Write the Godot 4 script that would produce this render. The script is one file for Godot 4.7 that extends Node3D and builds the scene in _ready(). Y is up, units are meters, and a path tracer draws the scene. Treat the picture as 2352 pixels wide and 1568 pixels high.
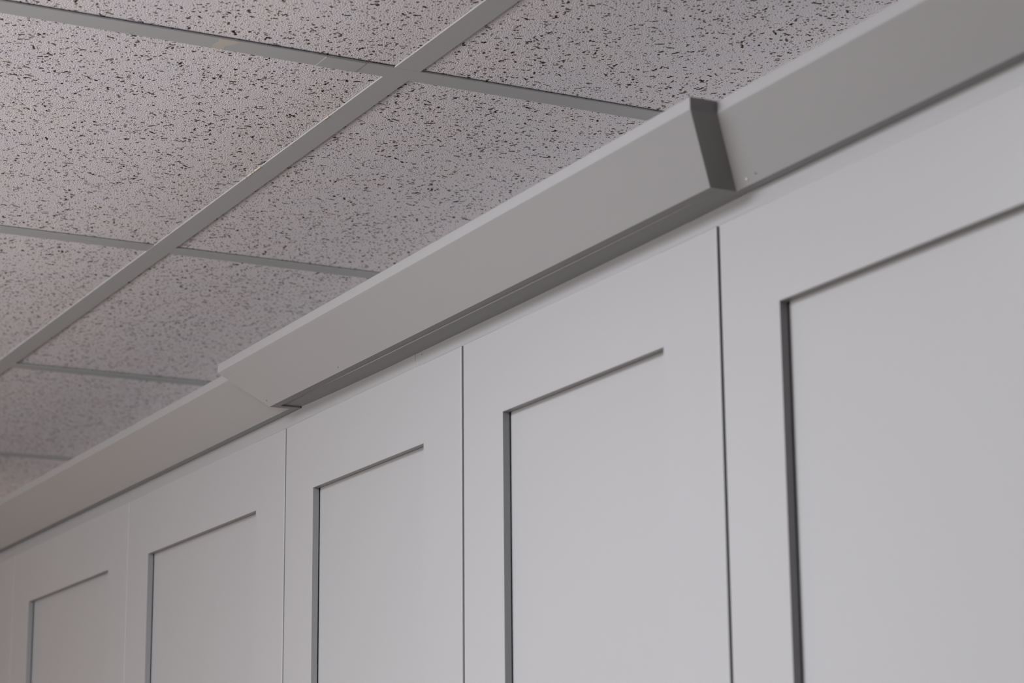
extends Node3D
# Upper run of painted shaker cabinets with a stepped crown moulding under a suspended tile ceiling.
# y up, metres; the door fronts lie in the plane z = 0, the room is at +z, the run goes along x.

const CEIL := 2.44            # underside of the ceiling grid
const CAM_Y := 1.7593         # 0.6807 m below the grid (two-foot tiles give the scale)
const MODULE := 0.6096        # ceiling grid
const GRID_X := -1.6948       # one main runner
const GRID_Z := 0.0308        # one row of cross tees
const ROOM_X0 := -4.80
const ROOM_X1 := 3.80
const ROOM_Z0 := -0.335
const ROOM_Z1 := 2.90
const DOOR_TOP := CAM_Y + 0.4373
const DOOR_BOTTOM := 1.375
const OPEN_TOP := CAM_Y + 0.3690
const FRIEZE_Z := -0.0195
# crown profile: bottom front edge, lip
const CROWN_Y := CAM_Y + 0.4598
const LIP_LOW := CAM_Y + 0.4968
const LIP_HIGH := CAM_Y + 0.5056
const CROWN_OUT := 0.0382     # lip projects this far past the bottom front edge
const BUMP_Z := 0.0109        # bottom front edge of the stepped-out part
const STEP := 0.0207          # how far it steps out
const BUMP_X0 := -2.0362
const BUMP_X1 := -1.2516

const LAMP_X := GRID_X + MODULE * 0.5      # the lay-in fluorescent fixture fills two grid cells
const LAMP_Z := GRID_Z + MODULE * 2.0
const LAMP_ENERGY := 5.0
const LAMP_COLOR := Color(0.95, 0.972, 1.0)
const WIN_X0 := -2.40         # frosted window in the wall opposite the cabinets
const WIN_X1 := -1.25
const WIN_Y0 := 0.95
const WIN_Y1 := 2.10
const WIN_ENERGY := 5.7
const WIN_COLOR := Color(1.0, 0.975, 0.965)

var M := {}
var taken := {}
var rng := RandomNumberGenerator.new()


func _ready() -> void:
	rng.seed = 20417
	set_camera()
	set_light()
	make_materials()
	build_room()
	build_ceiling()
	build_cabinets()
	build_frieze()
	build_crown()


# ---------------------------------------------------------------- camera, environment, lamp

func set_camera() -> void:
	var yaw := 1.08607508
	var pitch := 0.235079797
	var roll := -0.00918973528
	var f := Vector3(-sin(yaw) * cos(pitch), sin(pitch), -cos(yaw) * cos(pitch))
	var r := f.cross(Vector3.UP).normalized()
	var u := r.cross(f)
	var r2 := cos(roll) * r + sin(roll) * u
	var u2 := -sin(roll) * r + cos(roll) * u
	var cam := Camera3D.new()
	cam.name = "camera"
	var lens := CameraAttributesPhysical.new()
	lens.frustum_focal_length = 81.922
	lens.frustum_near = 0.05
	lens.frustum_far = 60.0
	lens.frustum_focus_distance = 2.06
	lens.exposure_aperture = 11.0
	add_child(cam)
	cam.attributes = lens
	cam.fov = 16.6666
	cam.transform = Transform3D(Basis(r2, u2, -f), Vector3(0, CAM_Y, 0.82))
	cam.current = true


func set_light() -> void:
	var env := Environment.new()
	env.background_mode = Environment.BG_COLOR
	env.background_color = Color(0.02, 0.02, 0.02)
	env.tonemap_mode = Environment.TONE_MAPPER_LINEAR
	env.tonemap_exposure = 1.05
	env.sdfgi_enabled = true
	env.ssao_enabled = true
	env.ssil_enabled = true
	var w := WorldEnvironment.new()
	w.name = "environment"
	w.environment = env
	add_child(w)
	# the lay-in fluorescent fixture above and beside the camera
	panel_light("fluorescent_panel", "lit fluorescent ceiling panel above the two narrow cabinet doors", LAMP_X, LAMP_Z, LAMP_ENERGY)
	frosted_window()


func panel_light(called: String, label: String, cx: float, cz: float, energy: float) -> void:
	var t := thing(called, label, "light", Vector3(cx, CEIL, cz))
	var w := MODULE - 0.030
	var d := MODULE * 2.0 - 0.030
	var white := mat(Color(0.80, 0.80, 0.79), 0.45)
	for s in [-1.0, 1.0]:
		part("frame_bar", box_mesh(Vector3(0.020, 0.012, d)), white, t, Vector3(s * (w * 0.5 - 0.010), 0.008, 0))
		part("frame_bar", box_mesh(Vector3(w - 0.040, 0.012, 0.020)), white, t, Vector3(0, 0.008, s * (d * 0.5 - 0.010)))
	part("housing", box_mesh(Vector3(w, 0.08, d)), white, t, Vector3(0, 0.060, 0))
	var glow := mat(Color(0.92, 0.92, 0.90), 0.5)
	glow.emission_enabled = true
	glow.emission = LAMP_COLOR
	glow.emission_energy_multiplier = 1.0
	part("diffuser", box_mesh(Vector3(w - 0.044, 0.004, d - 0.044)), glow, t, Vector3(0, 0.008, 0))
	var l := AreaLight3D.new()
	l.name = "panel_lamp"
	l.area_size = Vector2(w - 0.05, d - 0.05)
	l.light_color = LAMP_COLOR
	l.light_energy = energy
	l.area_range = 12.0
	l.area_attenuation = 2.0
	l.shadow_enabled = true
	l.position = Vector3(0, 0.002, 0)
	l.rotation_degrees = Vector3(-90, 0, 0)
	t.add_child(l)


func frosted_window() -> void:
	var o := structure("window_1")
	var w := WIN_X1 - WIN_X0
	var h := WIN_Y1 - WIN_Y0
	var c := Vector3((WIN_X0 + WIN_X1) * 0.5, (WIN_Y0 + WIN_Y1) * 0.5, ROOM_Z1)
	o.position = c
	var white := mat(Color(0.85, 0.85, 0.84), 0.5)
	var glass := mat(Color(0.85, 0.88, 0.90), 0.7)
	glass.emission_enabled = true
	glass.emission = WIN_COLOR
	glass.emission_energy_multiplier = 1.0
	for s in [-1.0, 1.0]:
		part("frame_bar", box_mesh(Vector3(0.05, h, 0.07)), white, o, Vector3(s * (w * 0.5 - 0.025), 0, 0.04))
		part("frame_bar", box_mesh(Vector3(w - 0.10, 0.05, 0.07)), white, o, Vector3(0, s * (h * 0.5 - 0.025), 0.04))
		part("pane", box_mesh(Vector3(w * 0.5 - 0.07, h - 0.10, 0.008)), glass, o, Vector3(s * (w * 0.25 - 0.0125), 0, 0.05))
	part("frame_bar", box_mesh(Vector3(0.04, h - 0.10, 0.06)), white, o, Vector3(0, 0, 0.04))
	var l := AreaLight3D.new()
	l.name = "window_daylight"
	l.area_size = Vector2(w - 0.10, h - 0.10)
	l.light_color = WIN_COLOR
	l.light_energy = WIN_ENERGY
	l.area_range = 12.0
	l.area_attenuation = 2.0
	l.shadow_enabled = true
	l.position = Vector3(0, 0, 0.004)
	o.add_child(l)


# ---------------------------------------------------------------- helpers

func numbered(called: String) -> String:
	var n: int = taken.get(called, 0)
	taken[called] = n + 1
	return called if n == 0 else "%s_%03d" % [called, n]


func thing(called: String, label: String, category: String, at := Vector3.ZERO, group := "") -> Node3D:
	var o := Node3D.new()
	o.name = numbered(called)
	add_child(o)
	o.position = at
	o.set_meta("label", label)
	o.set_meta("category", category)
	o.set_meta("kind", "thing")
	if group:
		o.set_meta("group", group)
	return o


func structure(called: String) -> Node3D:
	var o := Node3D.new()
	o.name = called
	add_child(o)
	o.set_meta("kind", "structure")
	return o


func part(called: String, mesh: Mesh, m: Material, parent: Node, at := Vector3.ZERO) -> MeshInstance3D:
	var o := MeshInstance3D.new()
	o.name = called
	o.mesh = mesh
	o.material_override = m
	parent.add_child(o, true)
	o.position = at
	return o


func mat(c: Color, rough: float, spec := 0.5) -> StandardMaterial3D:
	var m := StandardMaterial3D.new()
	m.albedo_color = c
	m.roughness = rough
	m.metallic_specular = spec
	return m


func box_mesh(s: Vector3) -> Mesh:
	return bevel_box(s, minf(0.001, minf(s.x, minf(s.y, s.z)) * 0.25))


func tri(st: SurfaceTool, a: Vector3, b: Vector3, c: Vector3, out: Vector3) -> void:
	# front faces run clockwise; "out" tells the outer side
	var n := (b - a).cross(c - a)
	if n.dot(out) > 0.0:
		var k := b
		b = c
		c = k
	var nn := out.normalized()
	n = (b - a).cross(c - a)
	if n.length() > 1e-14:
		nn = -n.normalized()
	for p in [a, b, c]:
		st.set_normal(nn)
		st.add_vertex(p)


func quad(st: SurfaceTool, a: Vector3, b: Vector3, c: Vector3, d: Vector3, out: Vector3) -> void:
	tri(st, a, b, c, out)
	tri(st, a, c, d, out)


func bevel_box(s: Vector3, r: float) -> Mesh:
	var st := SurfaceTool.new()
	st.begin(Mesh.PRIMITIVE_TRIANGLES)
	var h := s * 0.5
	var i := h - Vector3(r, r, r)
	var ax := [Vector3.RIGHT, Vector3.UP, Vector3.BACK]
	for k in 3:
		var n: Vector3 = ax[k]
		var u: Vector3 = ax[(k + 1) % 3]
		var v: Vector3 = ax[(k + 2) % 3]
		for sg in [-1.0, 1.0]:
			var c: Vector3 = n * h * sg
			quad(st, c - u * i - v * i, c + u * i - v * i, c + u * i + v * i, c - u * i + v * i, n * sg)
			for s2 in [-1.0, 1.0]:
				# edge between face n*sg and face u*s2
				var e1: Vector3 = n * h * sg + u * i * s2
				var e2: Vector3 = n * i * sg + u * h * s2
				quad(st, e1 - v * i, e1 + v * i, e2 + v * i, e2 - v * i, n * sg + u * s2)
	for sx in [-1.0, 1.0]:
		for sy in [-1.0, 1.0]:
			for sz in [-1.0, 1.0]:
				tri(st, Vector3(h.x * sx, i.y * sy, i.z * sz), Vector3(i.x * sx, h.y * sy, i.z * sz), Vector3(i.x * sx, i.y * sy, h.z * sz), Vector3(sx, sy, sz))
	return st.commit()


# Prism over a closed outline: start[i] -> end[i] are the two copies of the outline.
func prism(outline: PackedVector2Array, start: PackedVector3Array, end: PackedVector3Array) -> Mesh:
	var st := SurfaceTool.new()
	st.begin(Mesh.PRIMITIVE_TRIANGLES)
	var n := outline.size()
	var axis := end[0] - start[0]
	var ccw := not Geometry2D.is_polygon_clockwise(outline)
	# orientation of the outline's own plane inside the 3D copy
	var e1 := start[1] - start[0]
	var e2 := start[2] - start[1]
	var t1 := outline[1] - outline[0]
	var t2 := outline[2] - outline[1]
	var turn := t1.cross(t2)
	var plane := e1.cross(e2)
	var up := plane if turn > 0.0 else -plane      # direction seen when the 2D outline is counter-clockwise
	var flip := 1.0 if up.dot(axis) > 0.0 else -1.0
	for i in n:
		var j := (i + 1) % n
		var edge := start[j] - start[i]
		var out := edge.cross(axis) * flip * (1.0 if ccw else -1.0)
		quad(st, start[i], start[j], end[j], end[i], out)
	var ids := Geometry2D.triangulate_polygon(outline)
	for k in range(0, ids.size(), 3):
		tri(st, start[ids[k]], start[ids[k + 1]], start[ids[k + 2]], -axis)
		tri(st, end[ids[k]], end[ids[k + 1]], end[ids[k + 2]], axis)
	return st.commit()


func extrude_y(outline: PackedVector2Array, y0: float, y1: float) -> Mesh:   # outline in (x, z)
	var a := PackedVector3Array()
	var b := PackedVector3Array()
	for p in outline:
		a.append(Vector3(p.x, y0, p.y))
		b.append(Vector3(p.x, y1, p.y))
	return prism(outline, a, b)


func extrude_x(outline: PackedVector2Array, x0: float, x1: float) -> Mesh:   # outline in (z, y)
	var a := PackedVector3Array()
	var b := PackedVector3Array()
	for p in outline:
		a.append(Vector3(x0, p.y, p.x))
		b.append(Vector3(x1, p.y, p.x))
	return prism(outline, a, b)


# ---------------------------------------------------------------- materials

func make_materials() -> void:
	var paint := mat(Color(0.535, 0.532, 0.536), 0.36, 0.38)
	paint.resource_name = "grey_cabinet_paint"
	M.paint = paint
	var carcass := mat(Color(0.55, 0.53, 0.50), 0.6)
	carcass.resource_name = "cabinet_carcass"
	M.carcass = carcass
	var tee := mat(Color(0.755, 0.765, 0.78), 0.8, 0.15)
	tee.resource_name = "painted_steel_tee"
	M.tee = tee
	M.smear = mat(Color(0.82, 0.81, 0.78), 0.9, 0.2)
	M.speck = mat(Color(0.42, 0.40, 0.39), 0.8)
	M.dab = mat(Color(0.74, 0.73, 0.72), 0.7)
	M.crumb = mat(Color(0.90, 0.86, 0.80), 0.9)
	M.dot = mat(Color(0.06, 0.055, 0.05), 0.8)
	M.wall = mat(Color(0.60, 0.58, 0.55), 0.9, 0.3)
	M.wall_white = mat(Color(0.95, 0.95, 0.94), 0.9, 0.3)
	M.wall_warm = mat(Color(0.76, 0.66, 0.57), 0.9, 0.3)
	M.wall_dim = mat(Color(0.42, 0.38, 0.33), 0.85)
	M.floor = mat(Color(0.38, 0.33, 0.28), 0.6)
	M.tile = tile_material()


# Fissured mineral-fibre tile: white painted face, with pinholes and torn fissures that open the brown core; their inner shade is in the colour too.
func tile_material() -> StandardMaterial3D:
	var n := 2048
	var px := n / 609.6            # pixels for a millimetre
	var fine := FastNoiseLite.new()
	fine.seed = 7
	fine.noise_type = FastNoiseLite.TYPE_SIMPLEX_SMOOTH
	fine.frequency = 0.16
	fine.fractal_octaves = 4
	fine.fractal_gain = 0.65
	var grain := fine.get_seamless_image(n, n)
	grain.convert(Image.FORMAT_L8)
	var h := grain.get_data()
	var broad := FastNoiseLite.new()
	broad.seed = 19
	broad.frequency = 0.02
	broad.fractal_octaves = 2
	var small := broad.get_seamless_image(256, 256)
	small.convert(Image.FORMAT_L8)
	small.resize(n, n, Image.INTERPOLATE_CUBIC)
	var patch := small.get_data()
	var col := PackedByteArray()
	col.resize(n * n * 3)
	for i in n * n:
		var g: int = h[i]
		var tone: int = 245 + ((g - 128) >> 4)
		var warm: int = (patch[i] - 128) >> 6
		col[i * 3] = tone + warm
		col[i * 3 + 1] = tone - 3
		col[i * 3 + 2] = tone + 4 - warm
		h[i] = 170 + (((g - 128) * 5) >> 3)
	var r := RandomNumberGenerator.new()
	r.seed = 331
	# pinholes
	for k in 10000:
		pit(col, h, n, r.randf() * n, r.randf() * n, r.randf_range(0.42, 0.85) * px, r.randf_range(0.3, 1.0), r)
	# fissures: short wandering rows of torn blobs, mostly along z
	for k in 5800:
		var x := r.randf() * n
		var y := r.randf() * n
		var a := PI * 0.5 + r.randfn(0.0, 1.1)
		var deep := r.randf_range(0.22, 1.0)
		var steps := r.randi_range(1, 2)
		var wide := r.randf_range(0.7, 1.55)
		if r.randf() < 0.12:
			steps += 3
		for s in steps:
			var w: float = wide * r.randf_range(0.55, 1.1)
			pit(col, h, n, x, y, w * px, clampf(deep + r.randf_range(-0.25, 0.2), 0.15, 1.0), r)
			a += r.randfn(0.0, 0.45)
			x += cos(a) * w * 1.25 * px
			y += sin(a) * w * 1.25 * px
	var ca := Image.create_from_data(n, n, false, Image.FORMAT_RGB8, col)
	var ha := Image.create_from_data(n, n, false, Image.FORMAT_L8, h)
	var m := mat(Color(1, 1, 1), 0.92, 0.3)
	m.resource_name = "fissured_ceiling_tile"
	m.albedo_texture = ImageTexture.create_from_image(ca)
	m.heightmap_enabled = true
	m.heightmap_texture = ImageTexture.create_from_image(ha)
	m.heightmap_scale = 0.15
	return m


func pit(col: PackedByteArray, h: PackedByteArray, n: int, cx: float, cy: float, rad: float, deep: float, r: RandomNumberGenerator) -> void:
	var e := r.randf_range(0.65, 1.0)
	var th := r.randf() * PI
	var c := cos(th)
	var s := sin(th)
	var q := int(ceil(rad)) + 1
	# brown of the exposed core with the shade inside the hole painted in, darker with depth
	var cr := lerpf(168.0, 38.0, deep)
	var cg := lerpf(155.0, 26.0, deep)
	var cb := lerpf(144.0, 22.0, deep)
	for dy in range(-q, q + 1):
		for dx in range(-q, q + 1):
			var u := (dx * c + dy * s) / rad
			var v := (-dx * s + dy * c) / (rad * e)
			var d := sqrt(u * u + v * v)
			if d >= 1.12:
				continue
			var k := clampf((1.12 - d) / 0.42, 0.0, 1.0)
			var i := posmod(int(cy) + dy, n) * n + posmod(int(cx) + dx, n)
			h[i] = mini(h[i], int(lerpf(float(h[i]), 170.0 - 165.0 * deep, k)))
			var j := i * 3
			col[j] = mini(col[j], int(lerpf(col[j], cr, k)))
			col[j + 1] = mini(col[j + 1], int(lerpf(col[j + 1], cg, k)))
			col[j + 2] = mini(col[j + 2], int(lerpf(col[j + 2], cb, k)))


# ---------------------------------------------------------------- room

func slab(called: String, a: Vector3, b: Vector3, m: Material) -> void:
	var o := structure(called)
	part("surface", bevel_box(b - a, 0.001), m, o, (a + b) * 0.5)


func build_room() -> void:
	var t := 0.12
	slab("floor", Vector3(ROOM_X0 - t, -t, ROOM_Z0 - t), Vector3(ROOM_X1 + t, 0, ROOM_Z1 + t), M.floor)
	slab("wall_back", Vector3(ROOM_X0 - t, 0, ROOM_Z0 - t), Vector3(ROOM_X1 + t, 2.75, ROOM_Z0), M.wall_white)
	var front := structure("wall_front")
	for q in [[ROOM_X0 - t, WIN_X0, 0.0, 2.75], [WIN_X1, ROOM_X1 + t, 0.0, 2.75], [WIN_X0, WIN_X1, 0.0, WIN_Y0], [WIN_X0, WIN_X1, WIN_Y1, 2.75]]:
		part("wall_section", box_mesh(Vector3(q[1] - q[0], q[3] - q[2], t)), M.wall, front, Vector3((q[0] + q[1]) * 0.5, (q[2] + q[3]) * 0.5, ROOM_Z1 + t * 0.5))
	slab("wall_left", Vector3(ROOM_X0 - t, 0, ROOM_Z0), Vector3(ROOM_X0, 2.75, ROOM_Z1), M.wall_warm)
	slab("wall_right", Vector3(ROOM_X1, 0, ROOM_Z0), Vector3(ROOM_X1 + t, 2.75, ROOM_Z1), M.wall_dim)


func tile_mesh(w: float, d: float, off: Vector2, mirror: bool) -> Mesh:
	# a board 15 mm thick with a small bevel round the face; the face looks down
	var st := SurfaceTool.new()
	st.begin(Mesh.PRIMITIVE_TRIANGLES)
	var b := 0.0015
	var th := 0.015
	var rings := [[-b, 0.0], [0.0, b], [0.0, th]]
	var ring := func(k: int) -> PackedVector3Array:
		var inset: float = rings[k][0]
		var y: float = rings[k][1]
		var x: float = w * 0.5 + inset
		var z: float = d * 0.5 + inset
		return PackedVector3Array([Vector3(-x, y, -z), Vector3(x, y, -z), Vector3(x, y, z), Vector3(-x, y, z)])
	var uv := func(p: Vector3) -> Vector2:
		var g := Vector2(p.x, p.z) / MODULE
		if mirror:
			g.x = -g.x
		return g + off
	var put := func(a: Vector3, bb: Vector3, c: Vector3, n: Vector3) -> void:
		if (bb - a).cross(c - a).dot(n) > 0.0:
			var k := bb
			bb = c
			c = k
		for p in [a, bb, c]:
			st.set_normal(n)
			st.set_uv(uv.call(p))
			st.add_vertex(p)
	var f: PackedVector3Array = ring.call(0)
	put.call(f[0], f[1], f[2], Vector3.DOWN)
	put.call(f[0], f[2], f[3], Vector3.DOWN)
	for k in 2:
		var p0: PackedVector3Array = ring.call(k)
		var p1: PackedVector3Array = ring.call(k + 1)
		for i in 4:
			var j := (i + 1) % 4
			var mid := (p0[i] + p0[j]) * 0.5
			var n := Vector3(mid.x / w, 0, mid.z / d).normalized()
			if k == 0:
				n = (n + Vector3.DOWN).normalized()
			put.call(p0[i], p0[j], p1[j], n)
			put.call(p0[i], p1[j], p1[i], n)
	var top: PackedVector3Array = ring.call(2)
	put.call(top[0], top[1], top[2], Vector3.UP)
	put.call(top[0], top[2], top[3], Vector3.UP)
	return st.commit()


func tee_outline() -> PackedVector2Array:   # across, up : inverted tee, flange 24 mm wide
	return PackedVector2Array([Vector2(-0.0120, 0.0002), Vector2(-0.0118, 0.0), Vector2(0.0118, 0.0), Vector2(0.0120, 0.0002), Vector2(0.0120, 0.0013), Vector2(0.0008, 0.0014), Vector2(0.0008, 0.036), Vector2(-0.0008, 0.036), Vector2(-0.0008, 0.0014), Vector2(-0.0120, 0.0013)])


func tee_along_z(x: float, y: float, z0: float, z1: float) -> Mesh:
	var o := tee_outline()
	var a := PackedVector3Array()
	var b := PackedVector3Array()
	for p in o:
		a.append(Vector3(x + p.x, y + p.y, z0))
		b.append(Vector3(x + p.x, y + p.y, z1))
	return prism(o, a, b)


func tee_along_x(z: float, y: float, x0: float, x1: float) -> Mesh:
	var o := tee_outline()
	var a := PackedVector3Array()
	var b := PackedVector3Array()
	for p in o:
		a.append(Vector3(x0, y + p.y, z + p.x))
		b.append(Vector3(x1, y + p.y, z + p.x))
	return prism(o, a, b)


func build_ceiling() -> void:
	var c := structure("ceiling")
	var xs := []
	var k0 := int(ceil((ROOM_X0 - GRID_X) / MODULE))
	var k1 := int(floor((ROOM_X1 - GRID_X) / MODULE))
	for k in range(k0, k1 + 1):
		xs.append(k)
	var zs := []
	var m1 := int(floor((ROOM_Z1 - GRID_Z) / MODULE))
	for m in range(0, m1 + 1):
		zs.append(m)
	# main runners every second line, across the room
	for k in xs:
		if posmod(k, 2) == 0:
			part("main_tee", tee_along_z(GRID_X + k * MODULE, CEIL, ROOM_Z0, ROOM_Z1), M.tee, c)
	# long cross tees between the mains
	for m in zs:
		for k in range(k0 - 2, k1 + 1):
			if posmod(k, 2) != 0:
				continue
			var a := maxf(ROOM_X0, GRID_X + k * MODULE + 0.0119)
			var b := minf(ROOM_X1, GRID_X + (k + 2) * MODULE - 0.0119)
			if b - a > 0.02:
				part("cross_tee", tee_along_x(GRID_Z + m * MODULE, CEIL + 0.0002, a, b), M.tee, c)
	# short cross tees between the long ones
	for k in xs:
		if posmod(k, 2) != 0:
			for m in range(-1, m1 + 1):
				if k == 0 and m in [1, 2]:
					continue
				var a := maxf(ROOM_Z0, GRID_Z + m * MODULE + 0.0119)
				var b := minf(ROOM_Z1, GRID_Z + (m + 1) * MODULE - 0.0119)
				if b - a > 0.02:
					part("short_cross_tee", tee_along_z(GRID_X + k * MODULE, CEIL + 0.0004, a, b), M.tee, c)
	# tiles, each resting on the flanges
	var ex := [ROOM_X0]
	for k in xs:
		ex.append(GRID_X + k * MODULE)
	ex.append(ROOM_X1)
	var ez := [ROOM_Z0]
	for m in zs:
		ez.append(GRID_Z + m * MODULE)
	ez.append(ROOM_Z1)
	for i in ex.size() - 1:
		for j in ez.size() - 1:
			var w: float = ex[i + 1] - ex[i]
			var d: float = ez[j + 1] - ez[j]
			var cx: float = (ex[i] + ex[i + 1]) * 0.5
			var cz: float = (ez[j] + ez[j + 1]) * 0.5
			if w < 0.03 or d < 0.03:
				continue
			var lit := absf(cx - LAMP_X) < 0.05 and absf(cz - LAMP_Z) < 0.45
			var off := Vector2(rng.randf(), rng.randf())
			var mirror := rng.randf() < 0.5
			var tilt := Vector3(rng.randf_range(-0.0006, 0.0006), 0, rng.randf_range(-0.0006, 0.0006))
			if lit:
				continue
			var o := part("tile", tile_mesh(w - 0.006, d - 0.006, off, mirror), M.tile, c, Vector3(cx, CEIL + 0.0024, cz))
			o.rotation = tilt
	# splice plate and old paint on the main runner, plaster crumbs on the cross tee
	part("splice_plate", bevel_box(Vector3(0.0236, 0.0004, 0.036), 0.0001), M.tee, c, Vector3(GRID_X, CEIL - 0.0002, 0.0868))
	var sm := PackedVector2Array()
	for q in [[0.0112, 0.1985], [0.004, 0.1968], [-0.005, 0.1985], [-0.0114, 0.1962], [-0.0112, 0.1872], [-0.002, 0.1882], [0.003, 0.1832], [0.0114, 0.1812]]:
		sm.append(Vector2(GRID_X + q[0], q[1]))
	part("paint_smear", extrude_y(sm, CEIL - 0.00012, CEIL + 0.0001), M.smear, c)
	for q in [[-1.826, 0.007], [-1.832, 0.004], [-1.990, 0.008], [-1.997, 0.006], [-2.005, 0.003], [-2.014, 0.009], [-2.026, 0.004]]:
		part("plaster_crumb", bevel_box(Vector3(q[1], 0.0012, 0.0014), 0.0004), M.crumb, c, Vector3(q[0], CEIL + 0.0003, GRID_Z + 0.0121))


# ---------------------------------------------------------------- cabinets

func stile_outline(inner: float, outer: float) -> PackedVector2Array:
	# (x, z); the inner side carries the groove of the panel, the outer front edge is eased
	var s := signf(inner - outer)
	var p := PackedVector2Array()
	var r := 0.0012
	for k in 7:
		var a := PI * 0.5 * k / 6.0
		p.append(Vector2(outer + s * (r - r * cos(a)), -(r - r * sin(a))))
	p.append(Vector2(inner, 0.0))
	p.append(Vector2(inner, -0.0058))
	p.append(Vector2(inner - s * 0.007, -0.0058))
	p.append(Vector2(inner - s * 0.007, -0.0150))
	p.append(Vector2(inner, -0.0150))
	p.append(Vector2(inner, -0.0185))
	p.append(Vector2(outer, -0.0185))
	return p


func stile_mesh(inner: float, outer: float) -> Mesh:
	# full-height stile with its top front edge eased like the rail's
	var o := stile_outline(inner, outer)
	var e := 0.0008
	var a := PackedVector3Array()
	var b := PackedVector3Array()
	for p in o:
		a.append(Vector3(p.x, DOOR_TOP - e, p.y))
		b.append(Vector3(p.x, DOOR_TOP, minf(p.y, -e)))
	var st := SurfaceTool.new()
	st.append_from(extrude_y(o, DOOR_BOTTOM, DOOR_TOP - e), 0, Transform3D.IDENTITY)
	st.append_from(prism(o, a, b), 0, Transform3D.IDENTITY)
	return st.commit()


func rail_outline(inner: float, outer: float) -> PackedVector2Array:
	var s := signf(inner - outer)
	var p := PackedVector2Array()
	var r := 0.0008
	for k in 4:
		var a := PI * 0.5 * k / 3.0
		p.append(Vector2(-(r - r * sin(a)), outer + s * (r - r * cos(a))))
	p.append(Vector2(0.0, inner - s * 0.0003))
	p.append(Vector2(-0.0003, inner))
	p.append(Vector2(-0.0058, inner))
	p.append(Vector2(-0.0058, inner - s * 0.007))
	p.append(Vector2(-0.0150, inner - s * 0.007))
	p.append(Vector2(-0.0150, inner))
	p.append(Vector2(-0.0185, inner))
	p.append(Vector2(-0.0185, outer))
	return p


func add_door(cab: Node3D, x0: float, x1: float, in0: float, in1: float) -> void:
	# x0..x1 outer edges, in0..in1 opening of the panel
	var door := Node3D.new()
	door.name = "door"
	cab.add_child(door, true)
	var base := cab.position
	door.position = Vector3(x0, DOOR_BOTTOM, 0) - base
	var o := Vector3(x0, DOOR_BOTTOM, 0)
	var foot := DOOR_BOTTOM + 0.068
	part("stile", stile_mesh(in0, x0), M.paint, door, -o)
	part("stile", stile_mesh(in1, x1), M.paint, door, -o)
	part("rail", extrude_x(rail_outline(OPEN_TOP, DOOR_TOP), in0, in1), M.paint, door, -o)
	part("rail", extrude_x(rail_outline(foot, DOOR_BOTTOM), in0, in1), M.paint, door, -o)
	var pw := in1 - in0 + 0.010
	var ph := OPEN_TOP - foot + 0.010
	part("panel", bevel_box(Vector3(pw, ph, 0.0060), 0.0004), M.paint, door, Vector3((in0 + in1) * 0.5, (OPEN_TOP + foot) * 0.5, -0.0072 - 0.0030) - o)


func add_cabinet(label: String, x0: float, x1: float, doors: Array) -> void:
	var base := Vector3(x0, 1.372, -0.0205)
	var cab := thing("hanging_cabinet", label, "cabinet", base)
	var top := 2.184
	var t := 0.018
	var z0 := ROOM_Z0 + 0.001
	var z1 := -0.0205
	var zc := (z0 + z1) * 0.5
	var zd := z1 - z0
	var h := top - 1.372
	part("side_panel", box_mesh(Vector3(t, h, zd)), M.carcass, cab, Vector3(x0 + 0.0004 + t * 0.5, 1.372 + h * 0.5, zc) - base)
	part("side_panel", box_mesh(Vector3(t, h, zd)), M.carcass, cab, Vector3(x1 - 0.0004 - t * 0.5, 1.372 + h * 0.5, zc) - base)
	var iw := x1 - x0 - 2.0 * t - 0.001
	var xc := (x0 + x1) * 0.5
	part("top_panel", box_mesh(Vector3(iw, t, zd)), M.carcass, cab, Vector3(xc, top - t * 0.5, zc) - base)
	part("bottom_panel", box_mesh(Vector3(iw, t, zd)), M.carcass, cab, Vector3(xc, 1.372 + t * 0.5, zc) - base)
	part("back_panel", box_mesh(Vector3(iw, h - 2.0 * t - 0.001, 0.006)), M.carcass, cab, Vector3(xc, 1.372 + h * 0.5, z0 + 0.003) - base)
	part("center_stile", box_mesh(Vector3(0.04, h - 2.0 * t - 0.001, t)), M.carcass, cab, Vector3(doors[0][1], 1.372 + h * 0.5, z1 - t * 0.5) - base)
	for d in doors:
		add_door(cab, d[0], d[1], d[2], d[3])


func build_cabinets() -> void:
	var g0 := -3.8500
	var ga := -3.3934
	var g1 := -2.9367
	var g2 := -2.4800
	var g3 := -2.0194
	var g4 := -1.6442
	var g5 := -1.2609
	var g6 := -0.8038
	var g7 := -0.3465
	var c := 0.0003       # half of the tight gaps
	var h3 := 0.0016
	var h4 := 0.0018
	var h5 := 0.0017
	var s := 0.0700
	add_cabinet("grey shaker wall cabinet at the dim end of the run, barely in view", g0, g1, [[g0 + c, ga - c, g0 + s, ga - s], [ga + c, g1 - c, ga + s, g1 - s]])
	add_cabinet("grey shaker wall cabinet whose two doors meet with no dark gap", g1, g3, [[g1 + c, g2 - c, -2.8631, -2.5483], [g2 + c, g3 - h3, -2.4094, -2.0928]])
	add_cabinet("grey shaker wall cabinet with two narrower doors under the stepped-out crown", g3, g5, [[g3 + h3, g4 - h4, -1.9509, -1.7162], [g4 + h4, g5 - h5, -1.5735, -1.3333]])
	add_cabinet("pale grey shaker wall cabinet with a wide door below the crown's dark return", g5, g7, [[g5 + h5, g6 - 0.0015, -1.1912, g6 - s], [g6 + 0.0015, g7 - c, g6 + s, g7 - s]])


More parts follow.
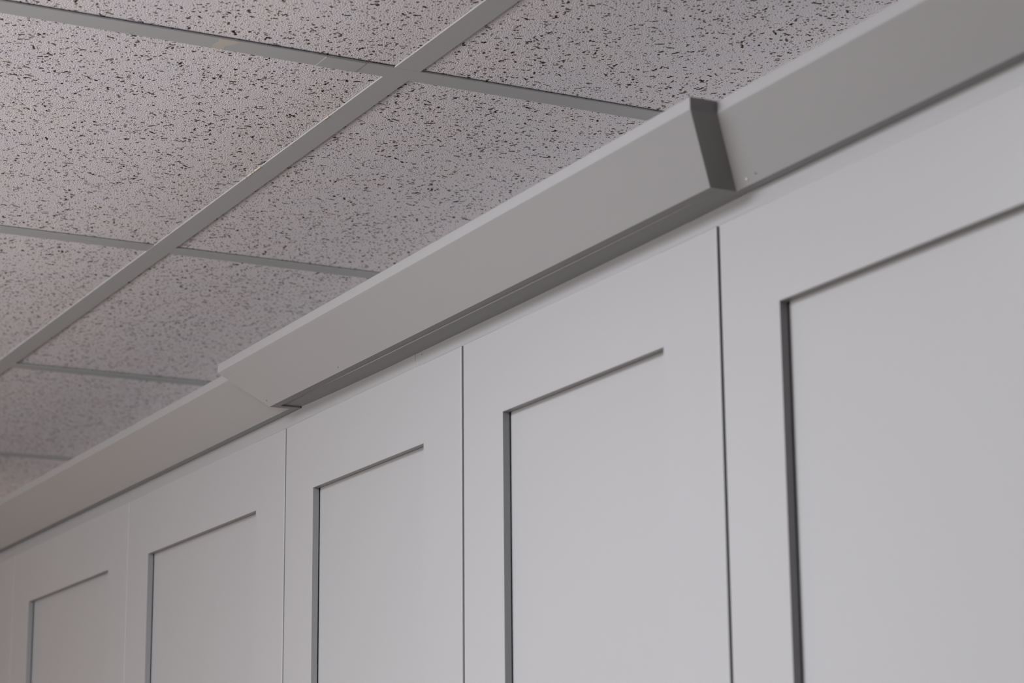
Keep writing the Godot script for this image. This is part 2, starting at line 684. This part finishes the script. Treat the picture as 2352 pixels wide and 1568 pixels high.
func build_frieze() -> void:
	var y0 := 2.1845
	var y1 := 2.272
	var joint := -1.7737
	var runs := [[-3.8500, joint - 0.0003, "narrow grey fascia strip running from the hairline joint to the dim cabinets"], [joint + 0.0003, -0.3465, "narrow grey fascia strip with a tiny black pinhole beside the hairline joint"]]
	for q in runs:
		var t := thing("fascia_strip", q[2], "trim", Vector3(q[0], y0, FRIEZE_Z))
		var sz := Vector3(q[1] - q[0], y1 - y0, 0.018)
		part("board", bevel_box(sz, 0.0003), M.paint, t, Vector3(sz.x * 0.5, sz.y * 0.5, -sz.z * 0.5))
		if q[0] > -2.0:
			part("pinhole", bevel_box(Vector3(0.0010, 0.0006, 0.0003), 0.0001), M.dot, t, Vector3(-1.7605 - q[0], CAM_Y + 0.4560 - y0, 0.0))


# ---------------------------------------------------------------- crown moulding

func crown_outline() -> PackedVector2Array:   # (projection past the bottom front edge, y)
	var p := CROWN_OUT
	return PackedVector2Array([Vector2(-0.0086, CROWN_Y), Vector2(-0.0004, CROWN_Y), Vector2(0.0, CROWN_Y + 0.0004), Vector2(p - 0.0005, LIP_LOW - 0.0004), Vector2(p, LIP_LOW + 0.0002), Vector2(p, LIP_HIGH - 0.0006), Vector2(p - 0.0006, LIP_HIGH), Vector2(p - 0.014, LIP_HIGH), Vector2(-0.0086, CROWN_Y + 0.0130)])


func crown_piece(ends: Callable) -> Mesh:   # ends.call(p) gives the two ends of the line at projection p, as (x, z) pairs
	var o := crown_outline()
	var a := PackedVector3Array()
	var b := PackedVector3Array()
	for q in o:
		var e: Array = ends.call(q.x)
		a.append(Vector3(e[0].x, q.y, e[0].y))
		b.append(Vector3(e[1].x, q.y, e[1].y))
	return prism(o, a, b)


func build_crown() -> void:
	var back := BUMP_Z - STEP
	var far := -3.8500
	var near := -0.3465
	var at := Vector3(far, CROWN_Y, back)
	var l := thing("crown_molding", "long set-back grey crown molding running off towards the dim cabinets", "molding", at)
	part("molding_run", crown_piece(func(p: float) -> Array: return [Vector2(far, back + p), Vector2(BUMP_X0 - p - 0.0001, back + p)]), M.paint, l, -at)
	at = Vector3(near, CROWN_Y, back)
	var r := thing("crown_molding", "set-back grey crown molding with two filler dabs beside the dark return", "molding", at)
	part("molding_run", crown_piece(func(p: float) -> Array: return [Vector2(BUMP_X1 + p + 0.0001, back + p), Vector2(near, back + p)]), M.paint, r, -at)
	at = Vector3((BUMP_X0 + BUMP_X1) * 0.5, CROWN_Y, BUMP_Z)
	var b := thing("crown_molding", "stepped-out grey crown molding with mitred returns over the two narrow doors", "molding", at)
	part("molding_run", crown_piece(func(p: float) -> Array: return [Vector2(BUMP_X0 - p, BUMP_Z + p), Vector2(BUMP_X1 + p, BUMP_Z + p)]), M.paint, b, -at)
	part("molding_return", crown_piece(func(p: float) -> Array: return [Vector2(BUMP_X0 - p, back + p), Vector2(BUMP_X0 - p, BUMP_Z + p)]), M.paint, b, -at)
	part("molding_return", crown_piece(func(p: float) -> Array: return [Vector2(BUMP_X1 + p, BUMP_Z + p), Vector2(BUMP_X1 + p, back + p)]), M.paint, b, -at)
	# packing strip behind the stepped-out part; it sits recessed at one end and hangs a hair lower along the rest
	var st := SurfaceTool.new()
	st.begin(Mesh.PRIMITIVE_TRIANGLES)
	var x0 := BUMP_X0 + 0.0098
	var x1 := BUMP_X1 - 0.0087
	var zf := FRIEZE_Z + 0.0002
	var zs := BUMP_Z - 0.0090
	var top := CROWN_Y + 0.040
	var sag := [[0.0, 0.0014], [0.10, 0.0], [0.25, -0.0010], [0.60, -0.0010], [0.93, -0.0006], [1.0, 0.0]]
	for k in sag.size() - 1:
		var xa: float = lerpf(x0, x1, sag[k][0])
		var xb: float = lerpf(x0, x1, sag[k + 1][0])
		var ya: float = CROWN_Y + sag[k][1]
		var yb: float = CROWN_Y + sag[k + 1][1]
		quad(st, Vector3(xa, ya, zf), Vector3(xb, yb, zf), Vector3(xb, yb, zs), Vector3(xa, ya, zs), Vector3.DOWN)
		quad(st, Vector3(xa, ya, zs), Vector3(xb, yb, zs), Vector3(xb, top, zs), Vector3(xa, top, zs), Vector3.BACK)
		quad(st, Vector3(xa, ya, zf), Vector3(xb, yb, zf), Vector3(xb, top, zf), Vector3(xa, top, zf), Vector3.FORWARD)
		quad(st, Vector3(xa, top, zf), Vector3(xb, top, zf), Vector3(xb, top, zs), Vector3(xa, top, zs), Vector3.UP)
	quad(st, Vector3(x0, CROWN_Y + 0.0014, zf), Vector3(x0, CROWN_Y + 0.0014, zs), Vector3(x0, top, zs), Vector3(x0, top, zf), Vector3.LEFT)
	quad(st, Vector3(x1, CROWN_Y, zf), Vector3(x1, CROWN_Y, zs), Vector3(x1, top, zs), Vector3(x1, top, zf), Vector3.RIGHT)
	part("packing_strip", st.commit(), M.paint, b, -at)
	# filler dabs and paint specks on the sloping face
	for q in [[Vector3(-1.2338, 2.2222, -0.0066), 0.0020, M.dab], [Vector3(-1.2224, 2.2228, -0.0060), 0.0014, M.speck]]:
		fleck("filler_dab", q[0], q[1], q[2], r)
	for q in [[Vector3(-2.0307, 2.2238, 0.0158), 0.0011, M.speck], [Vector3(-1.8639, 2.2222, 0.0141), 0.0012, M.speck], [Vector3(-2.0538, 2.2515, 0.0443), 0.0009, M.speck]]:
		fleck("paint_speck", q[0], q[1], q[2], b)


func fleck(called: String, at: Vector3, size: float, m: Material, parent: Node3D) -> void:
	var o := part(called, bevel_box(Vector3(size, size * 0.8, 0.0004), 0.00015), m, parent, at - parent.position)
	o.rotation = Vector3(atan2(CROWN_OUT, LIP_LOW - CROWN_Y), 0, 0)
